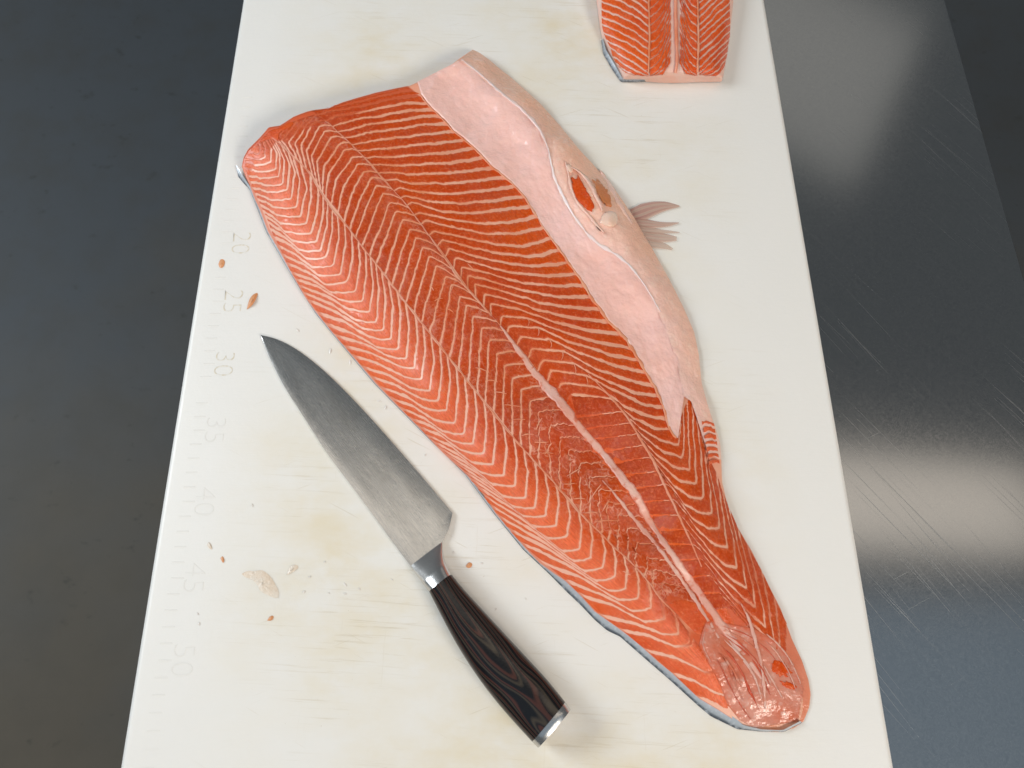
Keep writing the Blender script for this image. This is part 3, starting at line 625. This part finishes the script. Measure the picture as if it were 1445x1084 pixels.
SEAMP = [tuple(seam(k)) for k in np.arange(4, 51.5, .75)]
ribbon('muscle_seam', SEAMP, [1.4, 2.2, 2.8, 3.2, 3.0, 3.2, 3.0, 3.0, 2.6, 2.2], SEAM, .0002, 1.1, seed=12, arch=.0001)
MIDP = [tuple(mm(k)) for k in np.arange(3, 27, .75)]
ribbon('midline_strand', MIDP, [1.0, 1.1, 1.4, 2.0, 3.0, 3.5], SEAM, .0002, 1.1, seed=14, arch=.0001)
SP = [(706,460),(717.5,474.6),(737,502),(757,530),(776,551),(798,576),(824,611),(849,637),(879,676),(898,699),(918,739),(943,774),(964,805),(987,837),(1003,860),(1030,900),(1054,928),(1075,958)]
ribbon('groove_flesh', [(778,545),(812,576),(846,608),(876,645),(908,685),(936,732),(962,778),(990,820),(1014,856),(1038,890)], [8, 40, 66, 72, 70, 62, 54, 46, 40, 28, 8], FLESH, .00002, .3, seed=13, arch=.00002)
ribbon('spine_strip', SP, [3, 8, 11, 17, 16, 12, 13, 13, 16, 14, 9, 12, 13, 14, 14, 15, 13, 6], SPINE, .0004, .5, seed=15, arch=.0003, label='pinkish white strip where the backbone lay')
SP2 = [(850,678),(871,701),(893,731),(926,768),(954,806),(980,845),(1008,890),(1030,925)]
ribbon('spine_side_strip', SP2, [2, 5, 8, 7, 6, 7, 6, 3], SPINE, .0003, .9, seed=16, arch=.0001)
RD = [(830,528),(862,560),(888,592),(905,622),(922,650),(940,690),(958,728),(975,765),(990,800)]
ribbon('ridge_strand', RD, [1.2, 2.5, 4, 5, 5, 4, 3, 2], SEAM, .0002, .9, seed=18, arch=.0001)
for (a, b_) in [((671,519),(687,524)),((685,537),(702,539)),((698,553),(715,556)),((712,571),(735,574)),((724,592),(741,592)),((736,615),(753,613)),((754,624),(774,624)),((765,640),(781,640)),((795,683),(811,682)),((809,704),(825,704)),((825,724),(843,724)),((839,736),(872,735)),((757,606),(765,590)),((800,672),(820,660)),((835,702),(848,684)),((850,722),(860,705)),((606,404),(612,410)),((613,425),(625,421)),((632,436),(640,441)),((660,372),(668,380)),((636,318),(644,322)),((879,806),(890,812))]:
    mp = ((a[0] + b_[0]) / 2 + random.uniform(-1, 1), (a[1] + b_[1]) / 2 + random.uniform(-2, 1))
    ribbon('connective_strand', [a, mp, b_], [1.0, 2.0, 1.8, 1.0], FAT, .0003, .8, step=1.2, seed=a[0], arch=.0001)
# hooks of connective tissue in the belly block
for p in [[(746,450),(747,456),(745,460)],[(760,463),(761,470),(759,474)],[(776,479),(779,486),(777,491)],[(794,496),(795,503),(792,508)],[(810,513),(813,522),(812,528)],[(827,531),(830,540),(829,545)],[(640,402),(637,410)],[(652,382),(650,395)],[(661,392),(660,404)]]:
    ribbon('connective_strand', p, [1.4, 1.2, .8], FAT, .0003, .5, step=1.2, seed=p[0][0], arch=.0001)

# tail
TL = [(996,878),(990,894),(986,912),(1001,940),(1014,966),(1026,996),(1042,1016),(1062,1027)]
TR = [(1004,876),(1036,882),(1066,888),(1086,900),(1104,914),(1120,938),(1134,972),(1126,1018)]
_tv = np.abs(np.linspace(-1, 1, 60))[None, :] ** 2.2; _tu = np.clip(1 - np.linspace(0, 1, 90) / .22, 0, 1)[:, None]
sheet('tail_membrane', TL, TR, TAILM, 90, 60, .0005, .0006, 4, tint=np.clip(np.maximum(_tv, _tu) * np.linspace(1, .55, 90)[:, None], 0, 1), label='glossy pinkish membrane over the tail root')
TLr, TRr = resample(TL, 60), resample(TR, 60)
TRED = tissue('tail_red_flesh', (.60, .075, .03), (.66, .14, .08), .18, 160, .6)
for i in range(11):
    f0_ = .06 + .9 * ((i * .618) % 1.0); u0 = .08 + .35 * ((i * .37) % 1.0); u1 = min(.97, u0 + .3 + .35 * ((i * .53) % 1.0))
    P_ = []
    for u_ in np.linspace(u0, u1, 6):
        q_ = u_ * 59; a_ = TLr[int(q_)] * (1 - f0_) + TRr[int(q_)] * f0_
        P_.append((a_[0] + 3.5 * nz(u_ * 4, i * 3.3), a_[1] + 3 * nz(u_ * 4, i * 5.1)))
    w_ = 1.6 + 3.2 * ((i * .41) % 1.0)
    ribbon('tail_tendon', P_, [.6, w_, w_ * .8, w_, .6], (SPINE, TRED, TAILM, TRED)[i % 4], .0006 + .00025 * (i % 3), 1.0, seed=i * 7.3, arch=.0003)
patch('groove_flesh', [(938,850),(955,842),(975,846),(1000,854),(1022,872),(1034,892),(1020,896),(1004,892),(988,902),(968,884)], FLESH, .0001, .0001, 8, seed=3, tint=.25)
patch('head_flesh', [(361,204),(370,193),(380,183),(395,180),(413,168),(421,172),(408,181),(394,186),(394,203),(384,196),(374,199)], FLESH, .0002, .0002, 6, seed=2, tint=.1)
patch('tail_flesh_spot', [(1086,935),(1096,928),(1110,936),(1120,950),(1112,957),(1098,954),(1088,950)], FLESH, .0002, .0009, 6, rag=.5, seed=5, label='bare orange patch in the tail membrane')
patch('tail_flesh_spot', [(1098,960),(1114,962),(1128,968),(1124,975),(1108,972)], FLESH, .0002, .0009, 6, rag=.5, seed=6)
for p, wd in (([(1046,852),(1058,876),(1066,905),(1074,930),(1078,960),(1080,1000)], [2, 6, 7, 5, 6, 3]), ([(1030,905),(1048,930),(1066,955),(1076,990)], [3, 5, 4, 2]), ([(1082,895),(1100,910),(1118,935),(1130,965)], [2, 3, 3, 2]), ([(1078,940),(1090,960),(1104,985)], [2, 4, 2])):
    ribbon('tail_tendon', p, wd, SPINE, .0008, .9, seed=p[0][1], arch=.0002)

# skin showing under the back edge
SK_IN = [(334,236),(346,254),(356,270),(366,292),(378,327),(411,385),(447,442),(486,489),(530,541),(592,604),(657,668),(699,724),(742,774),(780,807),(798,819),(820,840),(839,862),(866,881),(888,897),(907,913),(950,950),(987,985),(1014,1001),(1050,1025),(1075,1030),(1105,1031),(1130,1018)]
SK_OUT = [(336,249),(343,258),(352,267),(362.5,293),(376,328),(409.5,386),(445.5,443),(484.5,490),(528.5,542),(590.5,605),(655.5,669),(697,725),(738.5,776),(777,812),(799,834.5),(820.5,855),(840.5,876),(857,890),(875,898.5),(912,931),(949,963),(984,995),(1003,1011),(1040,1029),(1074,1032.5),(1107,1033),(1132,1020)]
A = resample(SK_IN, 220); B = resample(SK_OUT, 220); rows = []; tv = []
for f, z, t in ((-.25, .0034, 0), (.0, .0030, 0), (.35, .0024, .05), (.6, .0017, .2), (.78, .0012, .8), (1.0, .0007, 1.0)):
    X = A + (B - A) * f; X[0:8] = X[0:8]
    rows.append(unp(X[:, 0], X[:, 1], np.full(len(X), z))); tv.append(np.full(len(X), float(t)))
Gm = np.array(rows)
part('skin', upfix(mesh('skin', Gm, grid_faces(*Gm.shape[:2]), {'tint': np.array(tv)})), SKIN, label='silvery blue grey skin showing below the back edge')

# wound in the belly rim
patch('gash_flesh', [(804,250),(817,246),(825,262),(833,276),(841,289),(838,302),(826,297),(812,283),(804,266)], FLESH, -.0004, .0027, 7, rag=.35, seed=7, relief=.0006, label='orange gash in the belly rim')
patch('gash_flesh', [(836,252),(848,254),(860,272),(866,288),(858,296),(848,283),(840,268)], flesh_mat('brown_flesh', (.74, .27, .09), (.62, .20, .07), (.80, .36, .20)), -.0002, .0024, 7, rag=.4, seed=8, relief=.0005)
ribbon('gash_lip', [(798,228),(803,248),(806,268),(816,288),(830,303),(842,318),(852,328)], [2, 5, 6, 5, 6, 6, 3], RIM, .0016, .9, seed=21, arch=.0018)
ribbon('gash_lip', [(806,236),(820,243),(831,256),(840,274),(847,288),(850,298)], [2, 5, 7, 8, 7, 3], RIM, .0016, .9, seed=22, arch=.0020)
ribbon('gash_lip', [(846,240),(858,256),(868,276),(880,296),(892,316)], [2, 6, 8, 7, 3], RIM, .0010, .9, seed=24, arch=.0010)
patch('cartilage_nub', [(845,312),(850,300),(860,295),(870,299),(874,310),(870,320),(858,322),(848,318)], NUB, .0020, .0016, 7, rag=.2, seed=9, relief=.0004, label='white rounded cartilage nub in the belly rim')
patch('cartilage_nub', [(798,232),(803,229),(810,238),(808,246),(801,243)], NUB, .0012, .0026, 5, seed=10)
dark = NT('dark_cavity').set(Base_Color=(.10, .025, .02), Roughness=.3).m
patch('cavity', [(838,310),(844,318),(852,328),(848,329),(840,320)], dark, -.0003, .0030, 3, seed=11)

# pelvic fin, lying on the board
fin = empty('pelvic_fin', tuple(unp(900, 310))); fin.parent = fillet; fin.matrix_parent_inverse = PF
fin['label'] = 'translucent brownish fin fanned on the board'
for rootA, rootB, tip, mid_, wd, dark_ in (((886,298),(898,312),(959,291),(930,291),[20,24,19,12,2], 1.2), ((894,308),(903,322),(958,314.5),(935,318),[16,13,9,6,1.5], 1.0), ((900,318),(908,330),(959,328),(935,327),[14,10,6,4,1], .7), ((904,326),(914,340),(955,337),(935,336),[14,14,14,11,6], .8), ((910,336),(920,352),(949,352),(938,347),[12,12,10,7,3], .6)):
    r0 = ((rootA[0] + rootB[0]) / 2, (rootA[1] + rootB[1]) / 2)
    P = resample(smooth_poly([r0, mid_, tip], 3), 22); T = np.gradient(P, axis=0); T /= np.linalg.norm(T, axis=1, keepdims=True)
    N = np.stack([-T[:, 1], T[:, 0]], 1); wv = np.interp(np.linspace(0, 1, 22), np.linspace(0, 1, len(wd)), wd); rows = []; tv = []
    for f in np.linspace(-1, 1, 9):
        X = P + N * (f * .5 * wv)[:, None]; z = .0016 - .0009 * np.linspace(0, 1, 22) + .0004 * (1 - f * f) + .00025 * math.cos(f * 9)
        rows.append(unp(X[:, 0], X[:, 1], z)); tv.append(np.clip(dark_ * (.55 + .35 * np.cos(f * 9 + 1)) * np.linspace(1.1, .75, 22), 0, 1))
    Gm = np.array(rows)
    link_child('fin_ray', upfix(mesh('fin_ray', Gm, grid_faces(*Gm.shape[:2]), {'tint': np.array(tv)})), FIN, fin).matrix_parent_inverse = Matrix.Translation(-Vector(unp(900, 310)))

# ================================================================== cut piece at the far end
pp = unp(940, 40)
piece = tag(empty('salmon_portion', tuple(pp)), 'small cut salmon portion with grey skin at the far end of the board', 'fish fillet')
def ph(x, y):
    x = np.asarray(x, float); y = np.asarray(y, float)
    dl = (x - (852 + np.clip(y - 62, -200, 50) * .5)) ; db = 113.5 - y; dr = 1030 - (y - 62) * .18 - x
    d = np.minimum(np.minimum(dl * .55, db), dr * .9)
    return .0008 + .0155 * (1 - np.exp(-np.clip(d, 0, 200) / 7.5))
PG = coons([(838,-60),(846,0),(852,62),(854,74),(866,94),(877,113)], [(1040,-60),(1033,20),(1028,62),(1024,90),(1020,112)], [(838,-60),(940,-62),(1040,-60)], [(877,113),(898,113.5),(925,111),(948,109.5),(985,111),(1020,112)], 70, 70)
PV = unp(PG[..., 0], PG[..., 1], ph(PG[..., 0], PG[..., 1]) - .0004); ringp = [(0, j) for j in range(70)] + [(i, 69) for i in range(1, 70)] + [(69, j) for j in range(68, -1, -1)] + [(i, 0) for i in range(68, 0, -1)]
Vp = PV.reshape(-1, 3); Fp = [list(f) for f in grid_faces(70, 70)]; lowp = [(PV[i, j][0], PV[i, j][1], .0004) for i, j in ringp]
Vp = np.vstack([Vp, lowp]); n = len(ringp)
for q in range(n):
    r = (q + 1) % n; Fp.append([ringp[q][0] * 70 + ringp[q][1], ringp[r][0] * 70 + ringp[r][1], 4900 + r, 4900 + q])
link_child('connective_tissue', mesh('connective_tissue', Vp, Fp), tissue('portion_fat', (.80, .46, .36), (.82, .55, .47), .3, 200, .3), piece)
def ybot(x): return np.interp(x, [860, 884, 908, 948, 976, 1005, 1020], [80, 107, 108, 104.5, 106, 107.5, 108.5])
def pfam(lines, gaps, seed, wig=.7):
    out = []
    for l in lines:
        l = np.array(l, float); l[:, 1] = np.minimum(l[:, 1], ybot(l[:, 0])); out.append(l)
    keep = [out[0]]
    for l in out[1:]:
        if np.abs(l - keep[-1]).max() > 3: keep.append(l)
    flake_family(keep, gaps, [.1] * len(gaps), wig=wig * 1.8, seed=seed, hf=ph, parent=piece, step=3)
pfam([[(849 + max(0, (y0 - 40)) * .42, y0), (872 + max(0, (y0 - 60)) * .25, y0 + 9), (896, y0 + 21), (915, y0 + 36)] for y0 in np.arange(-64, 110, 11)], [2, 2, 2, 1.6], 41)
pfam([[(917, y0 + 4), (927, y0 - 2), (937, y0 - 18), (946, y0 - 50)] for y0 in np.arange(-40, 150, 12)], [1.2, 1, 1, 1], 42)
pfam([[(960, y0 - 50), (967, y0 - 18), (975, y0 - 2), (984, y0 + 4)] for y0 in np.arange(-40, 150, 12)], [1, 1, 1, 1.2], 43)
pfam([[(987, y0 + 34), (1000, y0 + 22), (1012, y0 + 10), (1030 - max(0, y0 - 62) * .2, y0 - 6)] for y0 in np.arange(-70, 110, 10)], [1.6, 1.8, 1.6, 1.4], 44)
ribbon('midline_strand', [(954,-50),(953,20),(955,60),(956,85),(953,103)], [3, 5, 6, 5, 4], SEAM, .0004, .5, seed=45, parent=piece, hf=ph)
for x_ in (916, 985):
    ribbon('muscle_seam', [(x_ - 2,-50),(x_,20),(x_ + 1,60),(x_,80),(x_ - 1,102)], [2, 3, 3, 4, 3], FAT, .0003, .7, seed=x_, parent=piece, hf=ph)
A = resample([(850,55),(854,72),(866,92),(877,111),(898,112),(948,108.5),(1020,111)], 60); B = resample([(848,57),(851,76),(863,97),(876,116),(898,116),(948,112),(1020,114)], 60); rows = []; tv = []
for f, z, t in ((-.4, .0040, .1), (0, .0030, .2), (.5, .002, .55), (1, .0006, .95)):
    X = A + (B - A) * f; rows.append(unp(X[:, 0], X[:, 1], np.full(60, z))); tv.append(np.interp(np.arange(60), [0, 28, 45, 59], [t, t, t * .35, t * .1]))
Gm = np.array(rows); link_child('skin', upfix(mesh('skin', Gm, grid_faces(*Gm.shape[:2]), {'tint': np.array(tv)})), SKIN, piece)

# ================================================================== knife
kp = unp(620, 800)
knife = tag(empty('chef_knife', tuple(kp)), 'chef knife with wet steel blade and dark laminated wood handle', 'knife')
EDGE = [(368,473),(383,476),(400,482.5),(420,494),(440,509),(460,526),(480,545),(500,565.5),(520,587),(540,609),(560,632),(580,655),(600,678),(620,702),(638.5,724)]
SPN = [(368,473),(376,494),(385,514),(395,534),(405,552),(418,572),(431,592),(446,616),(461,639),(480,664.5),(500,691),(520,718),(540,745.5),(560,773),(581,801)]
nu, nv = 90, 14
A = resample(smooth_poly(SPN, 2), nu); B = resample(smooth_poly(EDGE, 2), nu)
tt = np.linspace(0, 1, nu)
HB = .0020 + .0006 * tt                                  # blade mid-plane height, tip to heel
top, bot, al, ac = [], [], [], []
for j in range(nv):
    f = j / (nv - 1)
    X = A + (B - A) * f
    # heel: the last rows slope from the bolster to the edge corner
    th = np.interp(f, [0, .06, .75, .9, 1], [.0008, .0010, .0007, .0004, .00008])
    z = HB - .0008 * f * tt                                      # edge side a touch lower
    thv = th * np.minimum(1, .25 + 4 * tt)
    top.append(unp(X[:, 0], X[:, 1], z + thv)); bot.append(unp(X[:, 0], X[:, 1], z - thv))
    al.append(tt); ac.append(np.full(nu, f))
# heel shoulder: continue from the last section down to the bolster line
Gt = np.array(top); Gb = np.array(bot)
HEEL = np.array([(581,801),(598,790),(612,779),(622,770),(628,758),(634,745),(638.5,724)], float); HEEL = resample(HEEL, nv)
Vt = np.vstack([Gt.reshape(-1, 3), Gb.reshape(-1, 3)]); Fb = [list(f) for f in grid_faces(nv, nu)] + [list(f) for f in grid_faces(nv, nu, nv * nu)]
hz = HB[-1] - .0008 * np.linspace(0, 1, nv); hth = np.interp(np.linspace(0, 1, nv), [0, .06, .75, 1], [.0008, .0010, .0008, .0003])
ht = unp(HEEL[:, 0], HEEL[:, 1], hz + hth); hb_ = unp(HEEL[:, 0], HEEL[:, 1], hz - hth); o1 = len(Vt); Vt = np.vstack([Vt, ht, hb_])
for j in range(nv - 1):
    a = j * nu + nu - 1; b2 = (j + 1) * nu + nu - 1
    Fb.append([a, o1 + j, o1 + j + 1, b2]); Fb.append([nv * nu + a, nv * nu + b2, o1 + nv + j + 1, o1 + nv + j]); Fb.append([o1 + j, o1 + nv + j, o1 + nv + j + 1, o1 + j + 1])
for i in range(nu - 1):
    Fb.append([i, i + 1, nv * nu + i + 1, nv * nu + i]); e_ = (nv - 1) * nu + i; Fb.append([e_, nv * nu + e_, nv * nu + e_ + 1, e_ + 1])
al = np.r_[np.array(al).ravel(), np.array(al).ravel(), np.full(2 * nv, 1.05)]; ac = np.r_[np.array(ac).ravel(), np.array(ac).ravel(), np.linspace(0, 1, nv), np.linspace(0, 1, nv)]
bl = link_child('blade', mesh('blade', Vt, Fb, {'along': al, 'across': ac}), BLADE, knife)
def sharp(o, deg):
    bm = bmesh.new(); bm.from_mesh(o.data)
    for e in bm.edges:
        if len(e.link_faces) == 2 and e.calc_face_angle(0) > math.radians(deg): e.smooth = False
    bm.to_mesh(o.data); bm.free()
sharp(bl, 40)

def loft_handle(name, Ls, Rs, zc, zr, mat, n=36, pw=2.6, ns=60, cap=True):
    A = resample(smooth_poly(Ls, 2), ns); B = resample(smooth_poly(Rs, 2), ns); t = np.linspace(0, 1, ns)
    zc_ = np.interp(t, np.linspace(0, 1, len(zc)), zc); zr_ = np.interp(t, np.linspace(0, 1, len(zr)), zr)
    Pa = unp(A[:, 0], A[:, 1], zc_); Pb = unp(B[:, 0], B[:, 1], zc_); c_ = (Pa + Pb) / 2; hw = (Pb - Pa) / 2
    rows = []; al = []; ac = []
    for q in range(n):
        a = 2 * math.pi * q / n; ca, sa = math.cos(a), math.sin(a)
        x = math.copysign(abs(ca) ** (2 / pw), ca); z = math.copysign(abs(sa) ** (2 / pw), sa)
        p = c_ + hw * x; p[:, 2] += z * zr_; rows.append(p); al.append(t); ac.append(np.full(ns, x))
    G_ = np.array(rows); G2 = np.concatenate([G_, G_[:1]], 0)
    me = mesh(name, G_.reshape(-1, 3), [], None)
    F_ = []
    for q in range(n):
        r = (q + 1) % n
        for i in range(ns - 1): F_.append([q * ns + i, q * ns + i + 1, r * ns + i + 1, r * ns + i])
    F_.append([q * ns for q in range(n)]); F_.append([q * ns + ns - 1 for q in range(n)][::-1])
    me = mesh(name, G_.reshape(-1, 3), F_, {'along': np.array(al).ravel(), 'across': np.array(ac).ravel()})
    o = link_child(name, me, mat, knife); sharp(o, 45); return o
loft_handle('bolster', [(579,799.5),(588,812),(597,825),(606.5,836.5)], [(624.5,765),(625,780),(628.5,795),(637.5,812)], [.0028, .0056, .0082, .0096], [.0020, .0046, .0070, .0082], SATIN, ns=24)
loft_handle('handle', [(606,836),(622,868),(640,902),(660,935),(682,967),(705,996),(728,1022),(750,1046)], [(638,811.5),(652,829),(672,851),(697,878),(722,905),(748,933),(773,960),(797,990)], [.0097, .0100, .0102, .0102, .0102], [.0080, .0090, .0096, .0099, .0100], WOOD)
loft_handle('end_cap', [(750.2,1046.3),(754,1050),(759,1055)], [(797.2,990.3),(802,996),(805,1001)], [.0102, .0102, .0100], [.0101, .0101, .0094], SATIN, ns=8)

# ================================================================== scraps on the board
CR_O = tissue('scrap_orange', (.72, .30, .12), (.74, .38, .20), .35, 300, .5, sss=0)
CR_P = tissue('scrap_film', (.80, .66, .52), (.80, .73, .64), .2, 300, .6, sss=0)
CR_W = tissue('scrap_white', (.80, .74, .66), (.82, .78, .74), .2, 400, .3, sss=0)
flat = lambda x, y: np.full(np.shape(x), .0003)
def scrap(name, poly, mat, bulge, label, group=None, cat='scrap', seed=0, relief=.0):
    c_ = np.mean(np.array(poly, float), 0); root = unp(c_[0], c_[1])
    P = resample(smooth_poly(np.array(poly + [poly[0]], float), 2), n=25)[:-1]; rows = []
    for q in range(5):
        f = 1 - q / 4 if q < 4 else .03
        X = c_ + (P - c_) * f; z = .0002 + bulge * (1 - f * f) * (1 + np.array([relief * nz(i * .7, q, seed) for i in range(24)]))
        rows.append(unp(X[:, 0], X[:, 1], z) - root)
    Gm = np.array(rows); Gm = np.concatenate([Gm, Gm[:, :1]], 1)
    me = mesh(name, Gm, grid_faces(*Gm.shape[:2]))
    bm = bmesh.new(); bm.from_mesh(me); bmesh.ops.remove_doubles(bm, verts=bm.verts, dist=1e-7); bm.to_mesh(me); bm.free(); upfix(me)
    o = link(name, me, mat); o.location = root; return tag(o, label, cat, group)
scrap('flesh_scrap', [(348,437),(351,424),(356,416),(365,412),(362,421),(357,430),(350,436)], CR_O, .0016, 'orange flesh scrap beside the embossed number 25', seed=1, relief=.5)
scrap('flesh_scrap', [(341,810),(349,805),(360,807),(368,803),(377,809),(384,816),(388,824),(394,834),(393,846),(388,844),(382,842),(374,838),(366,834),(363,824),(355,817),(347,816)], CR_P, .0005, 'wrinkled translucent pinkish film scrap left of the knife handle', seed=2, relief=1.4)
scrap('flesh_scrap', [(404,812),(408,800),(416,796),(423,800),(413,808)], CR_P, .0005, 'small pale film scrap between wrinkled film and knife bolster', seed=3, relief=1.0)
scrap('flesh_scrap', [(377,876),(381,869),(387,869),(384,876)], CR_O, .0006, 'tiny brownish crumb just below the wrinkled film scrap', seed=4)
scrap('flesh_scrap', [(657,799),(661,793),(667,795),(665,801),(660,802)], CR_O, .0009, 'pinkish brown crumb between knife bolster and fillet', seed=5)
scrap('flesh_scrap', [(308,373),(311,365),(318,367),(316,377),(310,379)], CR_O, .0003, 'faint orange smear between embossed 20 and 25', seed=6, relief=1)
scrap('flesh_scrap', [(292,770),(294,764),(298,768),(300,776),(296,775)], CR_P, .0005, 'pale shred beside the embossed number 45', seed=7)
scrap('flesh_scrap', [(311,788),(314,784),(317,790),(315,796)], CR_O, .0006, 'thin orange shred just right of the embossed 45', seed=8)
for i, (x, y, r) in enumerate([(420,466,2.4),(466,495,3.0),(494,511,2.6),(437,814,1.8),(429,835,2.0),(487,825,2.4),(487,838,2.0),(464,837,1.4),(507,831,1.5),(458,793,1.6),(553,818,1.6),(356,713,1.8),(535,566,2.2),(544,575,2.4),(600,642,1.6),(640,780,1.7),(680,795,1.6),(742,845,1.4),(618,770,1.4),(700,860,1.3),(281,880,1.8),(279,866,1.5)]):
    a = random.uniform(0, 3.1); ca, sa = math.cos(a), math.sin(a)
    poly = [(x + r * (ca * math.cos(q) * 1.5 - sa * math.sin(q) * .7), y + r * (sa * math.cos(q) * 1.5 + ca * math.sin(q) * .7)) for q in np.arange(0, 6.2, 1.05)]
    where = ('near the blade tip' if y < 500 else 'between the blade and the fillet' if x > 530 and y < 700 else 'between the handle and the fillet' if x > 610 else 'beside the embossed 45 and 50' if x < 300 else 'left of the handle')
    scrap('fat_crumb', poly, CR_W, .00035, 'tiny white fat crumb lying ' + where, 'white fat crumbs ' + where, 'crumb', seed=20 + i)
